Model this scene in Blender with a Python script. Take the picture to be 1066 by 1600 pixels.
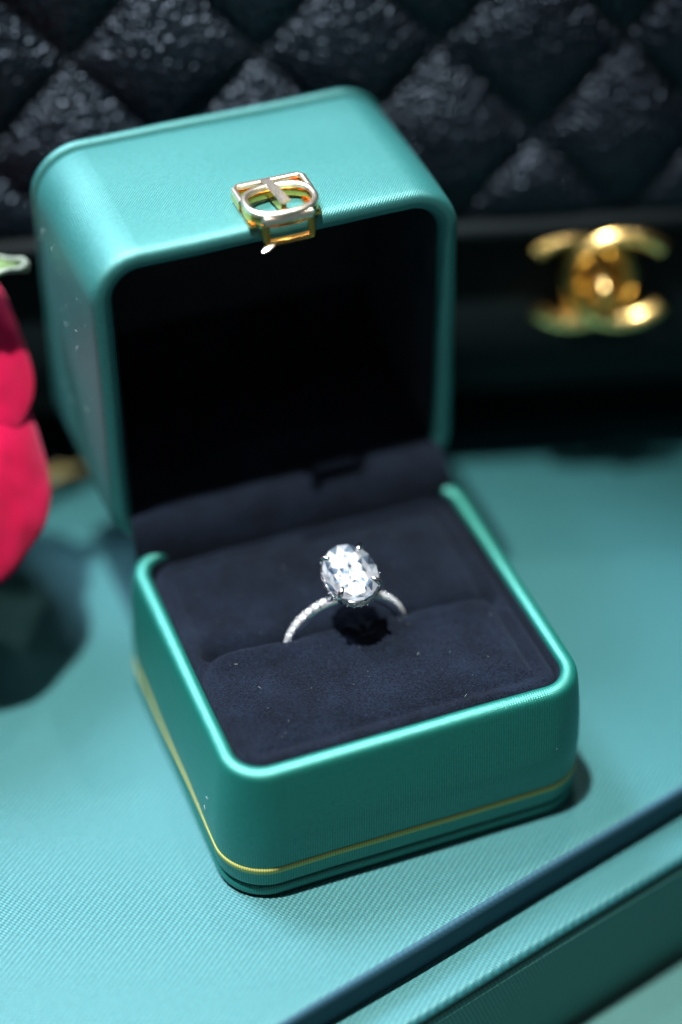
import bpy, bmesh, math, random
from mathutils import Vector, Matrix, noise
random.seed(7)
S = 0.1                      # 1 Blender unit = 1 cm; shapes below are written in millimetres
sc = bpy.context.scene
C = sc.collection
for o in list(bpy.data.objects): bpy.data.objects.remove(o)
R = math.radians

# ------------------------------------------------------------------ camera
cam = bpy.data.cameras.new('camera'); co = bpy.data.objects.new('camera', cam); C.objects.link(co)
co.location = (-9.333, -24.000, 27.486)
co.rotation_euler = (R(49.1366), R(0.2331), R(-21.0139))
cam.sensor_fit = 'VERTICAL'; cam.sensor_height = 360; cam.lens = 752.7
cam.clip_start = 0.5; cam.clip_end = 1000
cam.dof.use_dof = True; cam.dof.focus_distance = 34.6; cam.dof.aperture_fstop = 0.32
sc.camera = co
FRONT = 0.45
KEY, BACK, SMALL = 2.95, 7.5, 7.0

# ------------------------------------------------------------------ room light: dim surroundings, one hard display spot, softer ceiling lamps, two added fill panels
w = bpy.data.worlds.new("World"); sc.world = w; w.use_nodes = True
nt = w.node_tree; nt.nodes.clear()
bg = nt.nodes.new('ShaderNodeBackground'); bg.inputs[0].default_value = (0.55, 0.75, 1.0, 1); bg.inputs[1].default_value = 0.022
ow = nt.nodes.new('ShaderNodeOutputWorld'); nt.links.new(bg.outputs[0], ow.inputs[0])
def lamp(name, kind, loc, target, power, color, size=1.0, angle=60, size_y=None):
    l = bpy.data.lights.new(name, kind); l.energy = power; l.color = color
    if kind == 'SPOT': l.shadow_soft_size = size; l.spot_size = R(angle); l.spot_blend = 1.0
    else:
        l.shape = 'RECTANGLE' if size_y else 'DISK'; l.size = size
        if size_y: l.size_y = size_y
    o = bpy.data.objects.new(name, l); C.objects.link(o); o.location = loc
    o.rotation_euler = (Vector(target) - Vector(loc)).to_track_quat('-Z', 'Y').to_euler(); return o
lamp('display_spot', 'SPOT', (-21.5, 2.5, 150), (-2.5, -2.5, 3), KEY * 1e6, (1.0, 0.97, 0.93), 2.0, 13)
lamp('added_sheen_panel', 'AREA', (-60, 95, 190), (0, 0, 8), BACK * 1e5, (0.72, 0.80, 1.0), 50, size_y=50)  # unseen panel added to lift the sheen on the lid and rims
lamp('added_front_fill', 'AREA', (-40, -330, 70), (0, 0, 30), FRONT * 1e5, (1.0, 0.93, 0.84), 220, size_y=110)  # unseen panel added to give the gold something bright to reflect
for i_, (x_, y_, z_, p_) in enumerate(((30, 60, 170, 0.6), (-60, 40, 180, 0.6), (60, -30, 190, 0.25), (-20, -90, 220, 0.2), (-110, -50, 200, 0.15))):
    lamp('ceiling_lamp', 'AREA', (x_, y_, z_), (0, 0, 3), SMALL * 1e4 * p_, ((1.0, 0.97, 0.9), (0.78, 0.72, 1.0))[i_ % 2], 2.5)
sc.view_settings.view_transform = 'Standard'; sc.view_settings.look = 'None'
sc.view_settings.exposure = 0.0; sc.view_settings.gamma = 1.0
sc.render.engine = 'CYCLES'
sc.cycles.max_bounces = 10; sc.cycles.transmission_bounces = 8; sc.cycles.glossy_bounces = 5

# ------------------------------------------------------------------ materials
class NT:
    def __init__(s, name):
        s.m = bpy.data.materials.new(name); s.m.use_nodes = True
        s.t = s.m.node_tree; s.b = s.t.nodes['Principled BSDF']; s.o = s.t.nodes['Material Output']
    def n(s, typ, **k):
        x = s.t.nodes.new(typ)
        for a, v in k.items():
            if a.startswith('i_'):
                x.inputs[a[2:].replace('_', ' ')].default_value = v
            else: setattr(x, a, v)
        return x
    def l(s, a, b): s.t.links.new(a, b)
    def ramp(s, src, stops):
        r = s.t.nodes.new('ShaderNodeValToRGB')
        while len(r.color_ramp.elements) < len(stops): r.color_ramp.elements.new(0.5)
        for e, (p, c) in zip(r.color_ramp.elements, stops):
            e.position = p; e.color = (*c, 1) if len(c) == 3 else c
        s.l(src, r.inputs[0]); return r.outputs[0]
    def set(s, **k):
        for a, v in k.items():
            s.b.inputs[a.replace('_', ' ')].default_value = v
        return s
    def bump(s, h, strength, dist, prev=None):
        b = s.t.nodes.new('ShaderNodeBump'); b.inputs['Strength'].default_value = strength
        b.inputs['Distance'].default_value = dist
        s.l(h, b.inputs['Height'])
        if prev is not None: s.l(prev, b.inputs['Normal'])
        return b.outputs[0]

def satin(name, base, angle, pitch, pitch2, rough, sheen, bstr, coord='UV', bdist=0.006, mottle=0.12, tint=(0.36, 0.90, 0.86)):
    """twill satin: fine ribs at an angle plus cross threads, a mottled sheen"""
    k = NT(name)
    tc = k.n('ShaderNodeTexCoord')
    mp = k.n('ShaderNodeMapping'); mp.inputs['Rotation'].default_value = (0, 0, R(angle))
    k.l(tc.outputs[coord], mp.inputs[0])
    def wave(p, d, dist):
        wv = k.n('ShaderNodeTexWave', wave_type='BANDS', bands_direction=d, wave_profile='SIN')
        wv.inputs['Scale'].default_value = (2 * math.pi / p) / 20.0
        wv.inputs['Distortion'].default_value = dist; wv.inputs['Detail'].default_value = 2
        wv.inputs['Detail Scale'].default_value = 3
        k.l(mp.outputs[0], wv.inputs['Vector']); return wv.outputs['Fac']
    a = wave(pitch, 'X', 0.25); b = wave(pitch2, 'Y', 0.5)
    nz = k.n('ShaderNodeTexNoise', i_Scale=14.0, i_Detail=6.0, i_Roughness=0.7); k.l(tc.outputs[coord], nz.inputs['Vector'])
    nf = k.n('ShaderNodeTexNoise', i_Scale=60.0, i_Detail=3.0); k.l(tc.outputs[coord], nf.inputs['Vector'])
    mul = k.n('ShaderNodeMath', operation='MULTIPLY'); k.l(b, mul.inputs[0]); mul.inputs[1].default_value = 0.45
    ad = k.n('ShaderNodeMath', operation='ADD'); k.l(a, ad.inputs[0]); k.l(mul.outputs[0], ad.inputs[1])
    # yarn colour: slightly darker between ribs
    mr = k.n('ShaderNodeMapRange'); k.l(ad.outputs[0], mr.inputs[0])
    mr.inputs['From Max'].default_value = 1.45; mr.inputs['To Min'].default_value = 1 - mottle * 2.2; mr.inputs['To Max'].default_value = 1 + mottle
    mr2 = k.n('ShaderNodeMapRange'); k.l(nz.outputs['Fac'], mr2.inputs[0])
    mr2.inputs['From Min'].default_value = 0.25; mr2.inputs['From Max'].default_value = 0.75
    mr2.inputs['To Min'].default_value = 1 - mottle; mr2.inputs['To Max'].default_value = 1 + mottle
    m3 = k.n('ShaderNodeMath', operation='MULTIPLY'); k.l(mr.outputs[0], m3.inputs[0]); k.l(mr2.outputs[0], m3.inputs[1])
    vm = k.n('ShaderNodeVectorMath', operation='SCALE'); vm.inputs[0].default_value = base; k.l(m3.outputs[0], vm.inputs['Scale'])
    k.l(vm.outputs[0], k.b.inputs['Base Color'])
    rr = k.n('ShaderNodeMapRange'); k.l(nf.outputs['Fac'], rr.inputs[0])
    rr.inputs['To Min'].default_value = rough - 0.1; rr.inputs['To Max'].default_value = rough + 0.1
    k.l(rr.outputs[0], k.b.inputs['Roughness'])
    k.set(Metallic=0.0, Specular_IOR_Level=0.3)
    bn = k.bump(ad.outputs[0], bstr, bdist); bn = k.bump(nf.outputs['Fac'], 0.8, 0.006, bn)
    k.l(bn, k.b.inputs['Normal'])
    # the float of smooth threads on the face: a broad pale sheen over the dyed yarn
    gl = k.n('ShaderNodeBsdfGlossy', distribution='GGX'); gl.inputs['Color'].default_value = (*tint, 1)
    k.l(rr.outputs[0], gl.inputs['Roughness']); k.l(bn, gl.inputs['Normal'])
    fx = k.n('ShaderNodeMath', operation='MULTIPLY'); k.l(m3.outputs[0], fx.inputs[0]); fx.inputs[1].default_value = sheen
    mx = k.n('ShaderNodeMixShader'); k.l(fx.outputs[0], mx.inputs[0]); k.l(k.b.outputs[0], mx.inputs[1]); k.l(gl.outputs[0], mx.inputs[2])
    k.l(mx.outputs[0], k.o.inputs[0])
    return k.m

M = {}
M['box_satin'] = satin('teal_satin', (0.002, 0.095, 0.092), 38, 0.038, 0.034, 0.55, 0.20, 0.5, mottle=0.2, tint=(0.36, 0.92, 0.88))
M['box_rib'] = satin('teal_satin_ribbed', (0.001, 0.095, 0.075), 0, 0.042, 0.03, 0.42, 0.18, 0.5, mottle=0.2, tint=(0.22, 0.92, 0.80))
M['table'] = satin('turquoise_twill', (0.010, 0.078, 0.088), 64, 0.082, 0.05, 0.49, 0.11, 0.45, bdist=0.011, mottle=0.2, tint=(0.22, 0.66, 0.66))
M['table_shaded'] = satin('turquoise_twill_shaded', (0.014, 0.065, 0.10), 64, 0.05, 0.05, 0.7, 0.06, 0.12, mottle=0.1, tint=(0.3, 0.6, 0.8))  # step's shade put into the colour: bluer, duller copy of the twill
M['table_ledge'] = satin('turquoise_twill_ledge', (0.010, 0.078, 0.088), 64, 0.082, 0.05, 0.49, 0.11, 0.2, bdist=0.007, mottle=0.15, tint=(0.22, 0.66, 0.66))
M['table_side'] = satin('green_twill_side', (0.035, 0.14, 0.13), 20, 0.07, 0.05, 0.6, 0.15, 0.4, bdist=0.01)
M['lower'] = satin('plain_teal_cloth', (0.018, 0.075, 0.07), 20, 0.07, 0.05, 0.6, 0.06, 0.4, coord='Object', bdist=0.008)

k = NT('gold_print'); k.set(Base_Color=(0.42, 0.40, 0.12, 1), Roughness=0.5, Metallic=0.25)
tc = k.n('ShaderNodeTexCoord'); wv = k.n('ShaderNodeTexWave', wave_type='BANDS', bands_direction='X')
wv.inputs['Scale'].default_value = (2 * math.pi / 0.042) / 20; k.l(tc.outputs['UV'], wv.inputs['Vector'])
k.l(k.ramp(wv.outputs['Fac'], [(0, (0.22, 0.24, 0.06)), (0.6, (0.46, 0.46, 0.13))]), k.b.inputs['Base Color'])
k.l(k.bump(wv.outputs['Fac'], 0.5, 0.004), k.b.inputs['Normal']); M['stripe'] = k.m

def velvet(name, dark, light, sheen, scale=36):
    k = NT(name); tc = k.n('ShaderNodeTexCoord')
    n1 = k.n('ShaderNodeTexNoise', i_Scale=scale, i_Detail=2.0, i_Roughness=0.8); k.l(tc.outputs['Object'], n1.inputs['Vector'])
    n2 = k.n('ShaderNodeTexNoise', i_Scale=1.6, i_Detail=3.0, i_Roughness=0.5); k.l(tc.outputs['Object'], n2.inputs['Vector'])
    n3 = k.n('ShaderNodeTexNoise', i_Scale=22.0, i_Detail=5.0, i_Roughness=0.7); k.l(tc.outputs['Object'], n3.inputs['Vector'])
    mq = k.n('ShaderNodeMapRange'); k.l(n2.outputs['Fac'], mq.inputs[0]); mq.inputs['From Min'].default_value = 0.3; mq.inputs['From Max'].default_value = 0.7; mq.inputs['To Min'].default_value = 0.42; mq.inputs['To Max'].default_value = 0.54
    mx = k.n('ShaderNodeMath', operation='MULTIPLY'); k.l(n1.outputs['Fac'], mx.inputs[0]); k.l(mq.outputs[0], mx.inputs[1])
    m2 = k.n('ShaderNodeMath', operation='MULTIPLY_ADD'); k.l(n3.outputs['Fac'], m2.inputs[0]); m2.inputs[1].default_value = 0.22; k.l(mx.outputs[0], m2.inputs[2])
    k.l(k.ramp(m2.outputs[0], [(0.29, dark), (0.45, light)]), k.b.inputs['Base Color'])
    k.set(Roughness=0.95, Sheen_Weight=sheen, Sheen_Roughness=0.45, Sheen_Tint=(0.45, 0.66, 1, 1), Specular_IOR_Level=0.1)
    bn = k.bump(n1.outputs['Fac'], 1.0, 0.035); bn = k.bump(n3.outputs['Fac'], 0.5, 0.02, bn)
    k.l(bn, k.b.inputs['Normal']); return k.m
M['velvet'] = velvet('navy_velvet', (0.0012, 0.002, 0.004), (0.0068, 0.0130, 0.0265), 0.04)
M['velvet_lightened'] = velvet('lightened_lining_velvet', (0.012, 0.015, 0.018), (0.040, 0.046, 0.055), 0.1)  # lid's fill light put into the colour: lighter than the cushion velvet

k = NT('black_caviar_leather'); tc = k.n('ShaderNodeTexCoord')
nz = k.n('ShaderNodeTexNoise', i_Scale=2.5, i_Detail=2.0); k.l(tc.outputs['Object'], nz.inputs['Vector'])
mix = k.n('ShaderNodeVectorMath', operation='MULTIPLY_ADD'); k.l(nz.outputs['Color'], mix.inputs[0]); mix.inputs[1].default_value = (0.25, 0.25, 0.25); k.l(tc.outputs['Object'], mix.inputs[2])
vo = k.n('ShaderNodeTexVoronoi', feature='SMOOTH_F1'); vo.inputs['Scale'].default_value = 5.6; vo.inputs['Smoothness'].default_value = 0.25; k.l(mix.outputs[0], vo.inputs['Vector'])
v2 = k.n('ShaderNodeTexVoronoi', feature='DISTANCE_TO_EDGE'); v2.inputs['Scale'].default_value = 5.6; k.l(mix.outputs[0], v2.inputs['Vector'])
cr = k.ramp(v2.outputs['Distance'], [(0.0, (0, 0, 0)), (0.10, (0.55, 0.55, 0.55)), (0.22, (0.85, 0.85, 0.85)), (0.4, (1, 1, 1))])
sb = k.n('ShaderNodeMath', operation='SUBTRACT'); k.l(cr, sb.inputs[0]); sb.inputs[1].default_value = 0.0
k.l(k.ramp(v2.outputs['Distance'], [(0.0, (0.002, 0.003, 0.005)), (0.2, (0.003, 0.006, 0.010))]), k.b.inputs['Base Color'])
k.set(Roughness=0.36, Specular_IOR_Level=0.62, Specular_Tint=(0.6, 0.78, 1, 1))
vf = k.n('ShaderNodeTexVoronoi', feature='F1'); vf.inputs['Scale'].default_value = 7.2; vf.inputs['Randomness'].default_value = 0.8; k.l(mix.outputs[0], vf.inputs['Vector'])
pw = k.n('ShaderNodeMath', operation='POWER'); k.l(vf.outputs['Distance'], pw.inputs[0]); pw.inputs[1].default_value = 2.0
ng = k.n('ShaderNodeMath', operation='SUBTRACT'); ng.inputs[0].default_value = 1.0; k.l(pw.outputs[0], ng.inputs[1])
k.l(k.bump(ng.outputs[0], 1.0, 0.068), k.b.inputs['Normal']); M['leather'] = k.m

k = NT('smooth_black_leather'); tc = k.n('ShaderNodeTexCoord')
nz = k.n('ShaderNodeTexNoise', i_Scale=9.0, i_Detail=5.0); k.l(tc.outputs['Object'], nz.inputs['Vector'])
k.l(k.ramp(nz.outputs['Fac'], [(0.3, (0.002, 0.006, 0.007)), (0.7, (0.003, 0.010, 0.012))]), k.b.inputs['Base Color'])
k.set(Roughness=0.7, Specular_IOR_Level=0.2); k.l(k.bump(nz.outputs['Fac'], 0.3, 0.02), k.b.inputs['Normal']); M['leather_smooth'] = k.m

def metal(name, col, rough, sc_=40, bs=0.08):
    k = NT(name); tc = k.n('ShaderNodeTexCoord')
    nz = k.n('ShaderNodeTexNoise', i_Scale=sc_, i_Detail=3.0); k.l(tc.outputs['Object'], nz.inputs['Vector'])
    rr = k.n('ShaderNodeMapRange'); k.l(nz.outputs['Fac'], rr.inputs[0]); rr.inputs['To Min'].default_value = rough * 0.6; rr.inputs['To Max'].default_value = rough * 1.5
    k.l(rr.outputs[0], k.b.inputs['Roughness']); k.set(Base_Color=(*col, 1), Metallic=1.0)
    k.l(k.bump(nz.outputs['Fac'], bs, 0.012), k.b.inputs['Normal']); return k.m
M['gold'] = metal('polished_gold', (1.0, 0.52, 0.13), 0.2, 14, 0.35)
M['gold_shine'] = metal('gold_painted_shine', (0.97, 0.88, 0.72), 0.3)  # paler copy of the gold: bright edge reflections put into the colour
M['gold_bag'] = metal('bag_gold', (1.0, 0.72, 0.26), 0.24, 12, 0.15)
M['white_gold'] = metal('white_gold', (0.82, 0.84, 0.86), 0.14)

def gem(name, g, diffuse_w):
    k = NT(name); t = k.t; t.nodes.remove(k.b)
    gl = k.n('ShaderNodeBsdfGlass', i_IOR=2.3, i_Roughness=0.0)
    df = k.n('ShaderNodeBsdfPrincipled'); df.inputs['Base Color'].default_value = (*g, 1); df.inputs['Roughness'].default_value = 0.12  # pale body mixed into the glass stands in for inner sparkle
    df.inputs['IOR'].default_value = 2.2
    att = k.n('ShaderNodeAttribute', attribute_name='facet')
    ml = k.n('ShaderNodeMapRange'); k.l(att.outputs['Fac'], ml.inputs[0]); ml.inputs['To Min'].default_value = diffuse_w - 0.3; ml.inputs['To Max'].default_value = diffuse_w + 0.3
    ml.clamp = False
    mx = k.n('ShaderNodeMixShader'); k.l(ml.outputs[0], mx.inputs[0]); k.l(gl.outputs[0], mx.inputs[1]); k.l(df.outputs[0], mx.inputs[2])
    k.l(mx.outputs[0], k.o.inputs[0]); return k.m
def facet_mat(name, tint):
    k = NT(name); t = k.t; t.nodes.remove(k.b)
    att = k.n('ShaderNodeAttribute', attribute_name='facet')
    col = k.ramp(att.outputs['Fac'], [(0.0, (0.05, 0.09, 0.16)), (0.14, (0.34, 0.48, 0.62)), (0.28, (0.80, 0.86, 0.90)), (0.7, (0.98, 0.99, 1.0))])  # bright and dark reflections put into the facet colours at random
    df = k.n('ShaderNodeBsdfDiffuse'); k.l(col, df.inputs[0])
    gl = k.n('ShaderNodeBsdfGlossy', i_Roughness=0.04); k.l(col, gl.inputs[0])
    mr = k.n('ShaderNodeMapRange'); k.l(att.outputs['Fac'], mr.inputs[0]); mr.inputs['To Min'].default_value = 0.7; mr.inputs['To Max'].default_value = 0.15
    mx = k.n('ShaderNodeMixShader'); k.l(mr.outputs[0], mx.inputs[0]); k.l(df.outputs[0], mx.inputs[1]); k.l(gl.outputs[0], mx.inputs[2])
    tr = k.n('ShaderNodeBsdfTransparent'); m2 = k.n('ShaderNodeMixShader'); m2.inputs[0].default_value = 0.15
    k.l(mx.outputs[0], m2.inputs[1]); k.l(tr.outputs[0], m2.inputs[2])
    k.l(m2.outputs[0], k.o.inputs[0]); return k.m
def crown_mat(name):
    k = NT(name); t = k.t; t.nodes.remove(k.b)
    tr = k.n('ShaderNodeBsdfTransparent'); gl = k.n('ShaderNodeBsdfGlossy', i_Roughness=0.02)
    lw = k.n('ShaderNodeFresnel', i_IOR=2.1)
    mx = k.n('ShaderNodeMixShader'); k.l(lw.outputs[0], mx.inputs[0]); k.l(tr.outputs[0], mx.inputs[1]); k.l(gl.outputs[0], mx.inputs[2])
    k.l(mx.outputs[0], k.o.inputs[0]); return k.m
M['facet'] = facet_mat('diamond_painted_facets', None); M['crown'] = crown_mat('diamond_crown')
M['diamond'] = gem('diamond', (0.80, 0.86, 0.88), 0.5)
M['pave'] = gem('small_diamond', (0.75, 0.80, 0.82), 0.5)

k = NT('rose_petal'); tc = k.n('ShaderNodeTexCoord')
n1 = k.n('ShaderNodeTexNoise', i_Scale=1.1, i_Detail=4.0); k.l(tc.outputs['Object'], n1.inputs['Vector'])
n2 = k.n('ShaderNodeTexNoise', i_Scale=55.0, i_Detail=3.0); k.l(tc.outputs['Object'], n2.inputs['Vector'])
k.l(k.ramp(n1.outputs['Fac'], [(0.3, (0.32, 0.0008, 0.028)), (0.7, (0.44, 0.002, 0.05))]), k.b.inputs['Base Color'])
k.set(Roughness=0.85, Sheen_Weight=0.25, Sheen_Roughness=0.4, Sheen_Tint=(1, 0.35, 0.5, 1), Subsurface_Weight=0.15, Subsurface_Scale=0.1, Subsurface_Radius=(1, 0.1, 0.1), Specular_IOR_Level=0.15)
k.l(k.bump(n2.outputs['Fac'], 0.5, 0.012), k.b.inputs['Normal']); M['petal'] = k.m
def leafmat(name, a, b):
    k = NT(name); tc = k.n('ShaderNodeTexCoord'); n1 = k.n('ShaderNodeTexNoise', i_Scale=5.0, i_Detail=5.0); k.l(tc.outputs['Object'], n1.inputs['Vector'])
    k.l(k.ramp(n1.outputs['Fac'], [(0.35, a), (0.65, b)]), k.b.inputs['Base Color']); k.set(Roughness=0.6, Sheen_Weight=0.3); return k.m
M['leaf'] = leafmat('leaf_green', (0.03, 0.07, 0.02), (0.14, 0.24, 0.08))
M['leaf_fuzz'] = leafmat('leaf_edge_pale', (0.12, 0.17, 0.13), (0.25, 0.31, 0.26))
M['leaf_yellow'] = leafmat('leaf_yellow', (0.07, 0.07, 0.02), (0.24, 0.19, 0.06))
M['lint'] = leafmat('lint', (0.2, 0.3, 0.3), (0.35, 0.42, 0.42))

# ------------------------------------------------------------------ helpers
def link(o, parent=None):
    C.objects.link(o)
    if parent is not None: o.parent = parent
    return o
def empty(name, loc, label, cat, group=None):
    o = bpy.data.objects.new(name, None); link(o); o.location = loc; o.empty_display_size = 0.5
    o['label'] = label; o['category'] = cat
    if group: o['group'] = group
    return o
def mk(name, verts, faces, mat, parent=None, smooth=True, uvs=None, scale=S, mtx=None, origin=None):
    me = bpy.data.meshes.new(name)
    vs = [Vector(v) * scale for v in verts]
    if mtx is not None: vs = [mtx @ v for v in vs]
    if parent is not None and parent.get('_abs'): pass
    me.from_pydata(vs, [], faces); me.materials.append(M[mat])
    if uvs is not None:
        ul = me.uv_layers.new(name='UVMap')
        for poly in me.polygons:
            for li, vi in zip(poly.loop_indices, poly.vertices): ul.data[li].uv = uvs[vi]
    if smooth: me.shade_smooth()
    me.update()
    o = bpy.data.objects.new(name, me); link(o)
    if parent is not None:
        o.parent = parent; o.matrix_parent_inverse = Matrix.Translation(parent_world(parent)).inverted()
    return o
def parent_world(p):
    if p.type == 'MESH': return Vector((0, 0, 0))
    v = Vector(p.location)
    q = p
    while q.parent is not None:
        q = q.parent
        v = Vector(q.location) if q.type == 'EMPTY' else v
    return v

def rrect(hw, hd, r, n=14, ns=10):
    """rounded rectangle, CCW from the front-left of the front edge; returns points and cumulative length"""
    pts = []
    def seg(a, b):
        for i in range(ns): t = i / ns; pts.append((a[0] + (b[0] - a[0]) * t, a[1] + (b[1] - a[1]) * t))
    def arc(cx, cy, a0):
        for i in range(n): a = a0 + (math.pi / 2) * i / n; pts.append((cx + r * math.cos(a), cy + r * math.sin(a)))
    seg((-hw + r, -hd), (hw - r, -hd)); arc(hw - r, -hd + r, -math.pi / 2)
    seg((hw, -hd + r), (hw, hd - r)); arc(hw - r, hd - r, 0)
    seg((hw - r, hd), (-hw + r, hd)); arc(-hw + r, hd - r, math.pi / 2)
    seg((-hw, hd - r), (-hw, -hd + r)); arc(-hw + r, -hd + r, math.pi)
    return pts
def smooth_profile(pts, n=6):
    """Catmull-Rom through the profile points"""
    out = []
    P = [pts[0]] + list(pts) + [pts[-1]]
    for i in range(1, len(P) - 2):
        for j in range(n):
            t = j / n; a, b, c, d = P[i - 1], P[i], P[i + 1], P[i + 2]
            out.append(tuple(0.5 * ((2 * b[q]) + (-a[q] + c[q]) * t + (2 * a[q] - 5 * b[q] + 4 * c[q] - d[q]) * t * t + (-a[q] + 3 * b[q] - 3 * c[q] + d[q]) * t ** 3) for q in (0, 1)))
    out.append(pts[-1]); return out
def sweep(profile, hw, hd, r, cap0=False, cap1=False, wob=0.0, yo=1.65):
    """profile = list of (inset, z) swept round a rounded rectangle (mm)"""
    V = []; F = []; U = []
    ref = rrect(hw, hd, r); n = len(ref)
    L = [0]
    for i in range(n): a, b = ref[i], ref[(i + 1) % n]; L.append(L[-1] + math.dist(a, b))
    pl = 0
    for j, (ins, z) in enumerate(profile):
        if j: pl += math.dist(profile[j], profile[j - 1])
        ring = rrect(hw - ins, hd - ins, max(r - ins, 0.4))
        for i in range(n + 1):
            x, y = ring[i % n]
            if wob:
                q = noise.noise(Vector((x * 0.09, y * 0.09, z * 0.1))) * wob
                d = math.hypot(x, y) or 1; x += x / d * q; y += y / d * q
            V.append((x, y + yo, z)); U.append((L[i] * S, pl * S))
    m = n + 1
    for j in range(len(profile) - 1):
        for i in range(n): F.append((j * m + i, j * m + i + 1, (j + 1) * m + i + 1, (j + 1) * m + i))
    if cap0: F.append(tuple(reversed(range(n))))
    if cap1: b = (len(profile) - 1) * m; F.append(tuple(range(b, b + n)))
    return V, F, U
def tube(path, rad, ns=10, closed=False, flat=1.0, up=None):
    """round (or flattened) tube along a path in mm; rad may be a list"""
    V = []; F = []; n = len(path); P = [Vector(p) for p in path]
    rr = rad if isinstance(rad, (list, tuple)) else [rad] * n
    for i in range(n):
        a = P[(i - 1) % n] if (closed or i > 0) else P[i]; b = P[(i + 1) % n] if (closed or i < n - 1) else P[i]
        t = (b - a).normalized(); u0 = Vector(up) if up else (Vector((0, 0, 1)) if abs(t.z) < 0.9 else Vector((0, 1, 0)))
        s_ = t.cross(u0).normalized(); u = s_.cross(t).normalized()
        for q in range(ns):
            an = 2 * math.pi * q / ns; V.append(tuple(P[i] + s_ * math.cos(an) * rr[i] + u * math.sin(an) * rr[i] * flat))
    for i in range(n if closed else n - 1):
        for q in range(ns):
            a = i * ns + q; b = i * ns + (q + 1) % ns; c = ((i + 1) % n) * ns + (q + 1) % ns; d = ((i + 1) % n) * ns + q
            F.append((a, d, c, b))
    if not closed: F.append(tuple(range(ns))); F.append(tuple(reversed(range((n - 1) * ns, n * ns))))
    return V, F
def strip(path, halfw, halft, up, bev=0.15, closed=False):
    """rectangular bar with bevelled edges along a path; up = width direction"""
    P = [Vector(p) for p in path]; n = len(P); V = []; F = []
    cs = [(-halfw, -halft + bev), (-halfw, halft - bev), (-halfw + bev, halft), (halfw - bev, halft), (halfw, halft - bev), (halfw, -halft + bev), (halfw - bev, -halft), (-halfw + bev, -halft)]
    for i in range(n):
        a = P[(i - 1) % n] if (closed or i > 0) else P[i]; b = P[(i + 1) % n] if (closed or i < n - 1) else P[i]
        t = (b - a).normalized(); u = Vector(up).normalized(); s_ = u.cross(t).normalized()
        for cu, ct in cs: V.append(tuple(P[i] + u * cu + s_ * ct))
    for i in range(n if closed else n - 1):
        for q in range(8):
            a = i * 8 + q; b = i * 8 + (q + 1) % 8; c = ((i + 1) % n) * 8 + (q + 1) % 8; d = ((i + 1) % n) * 8 + q
            F.append((a, b, c, d))
    if not closed: F.append(tuple(reversed(range(8)))); F.append(tuple(range((n - 1) * 8, n * 8)))
    return V, F
def merge(*parts):
    V = []; F = []
    for v, f in parts:
        k0 = len(V); V += list(v); F += [tuple(i + k0 for i in q) for q in f]
    return V, F
def fixn(o):
    bm = bmesh.new(); bm.from_mesh(o.data); bmesh.ops.recalc_face_normals(bm, faces=bm.faces); bm.to_mesh(o.data); bm.free(); return o
def autosmooth(o, deg=35):
    bm = bmesh.new(); bm.from_mesh(o.data)
    for e in bm.edges:
        if len(e.link_faces) == 2 and e.calc_face_angle(0) > R(deg): e.smooth = False
    bm.to_mesh(o.data); bm.free(); return o

# ------------------------------------------------------------------ lower table
TY = R(14.6)
tray_m = Matrix.Translation(Vector((0, -4.42, 0))) @ Matrix.Rotation(TY, 4, 'Z')
def build_ground():
    V = [(-3000, -3000, -34.5), (3000, -3000, -34.5), (3000, 3000, -34.5), (-3000, 3000, -34.5)]
    o = mk('table_top', V, [(0, 1, 2, 3)], 'lower'); o['kind'] = 'structure'
build_ground()

# ------------------------------------------------------------------ turquoise fabric case that everything stands on
def build_case():
    root = empty('fabric_case', (0, -4.42, -3.45), 'wide turquoise twill covered case with stepped front edge, under the ring box', 'case')
    # cross-section from the lip, in tray coordinates (x along the edge, y back), extruded long
    def extr(name, prof, mat, x0=-260, x1=260, nx=60, wob=0.0):
        V = []; F = []
        for i in range(nx + 1):
            x = x0 + (x1 - x0) * i / nx
            for (y, z) in prof:
                wy = noise.noise(Vector((x * 0.03, z * 0.1, 3))) * wob
                V.append((x, y + wy, z))
        m = len(prof)
        for i in range(nx):
            for j in range(m - 1): F.append((i * m + j, (i + 1) * m + j, (i + 1) * m + j + 1, i * m + j + 1))
        L_ = [0]
        for j in range(1, m): L_.append(L_[-1] + math.dist(prof[j], prof[j - 1]))
        uv = [(V[i][0] * S, (V[i][1] - V[i][2]) * S) for i in range(len(V))]
        o = mk(name, V, F, mat, root, mtx=tray_m, uvs=uv)
        return o
    edge = [(0.7, -7.2), (0.55, -6.4), (0.25, -4.0), (0.1, -2.4), (0.1, -1.3), (0.4, -0.45), (1.0, -0.06)]
    extr('panel_edge', smooth_profile(edge), 'table_shaded', wob=0.35)
    extr('raised_panel', [(1.0, -0.06), (1.7, 0.0), (3.0, 0.0)] + [(8, 0), (30, 0), (80, 0), (140, 0), (300, 0)], 'table', wob=0.35)
    ledge = [(2.4, -7.0), (-2, -7.0), (-5.2, -7.0), (-6.5, -7.15), (-7.2, -7.8), (-7.1, -8.6), (-6.6, -9.1)]
    extr('front_ledge', smooth_profile(ledge), 'table_ledge', wob=0.25)
    lower_ = [(-6.1, -9.0), (-6.8, -9.2), (-7.4, -10.0), (-7.6, -12), (-7.6, -22), (-7.6, -34.4)]
    extr('side_panel', smooth_profile(lower_), 'table_side', wob=0.2)
    return root
build_case()

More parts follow.
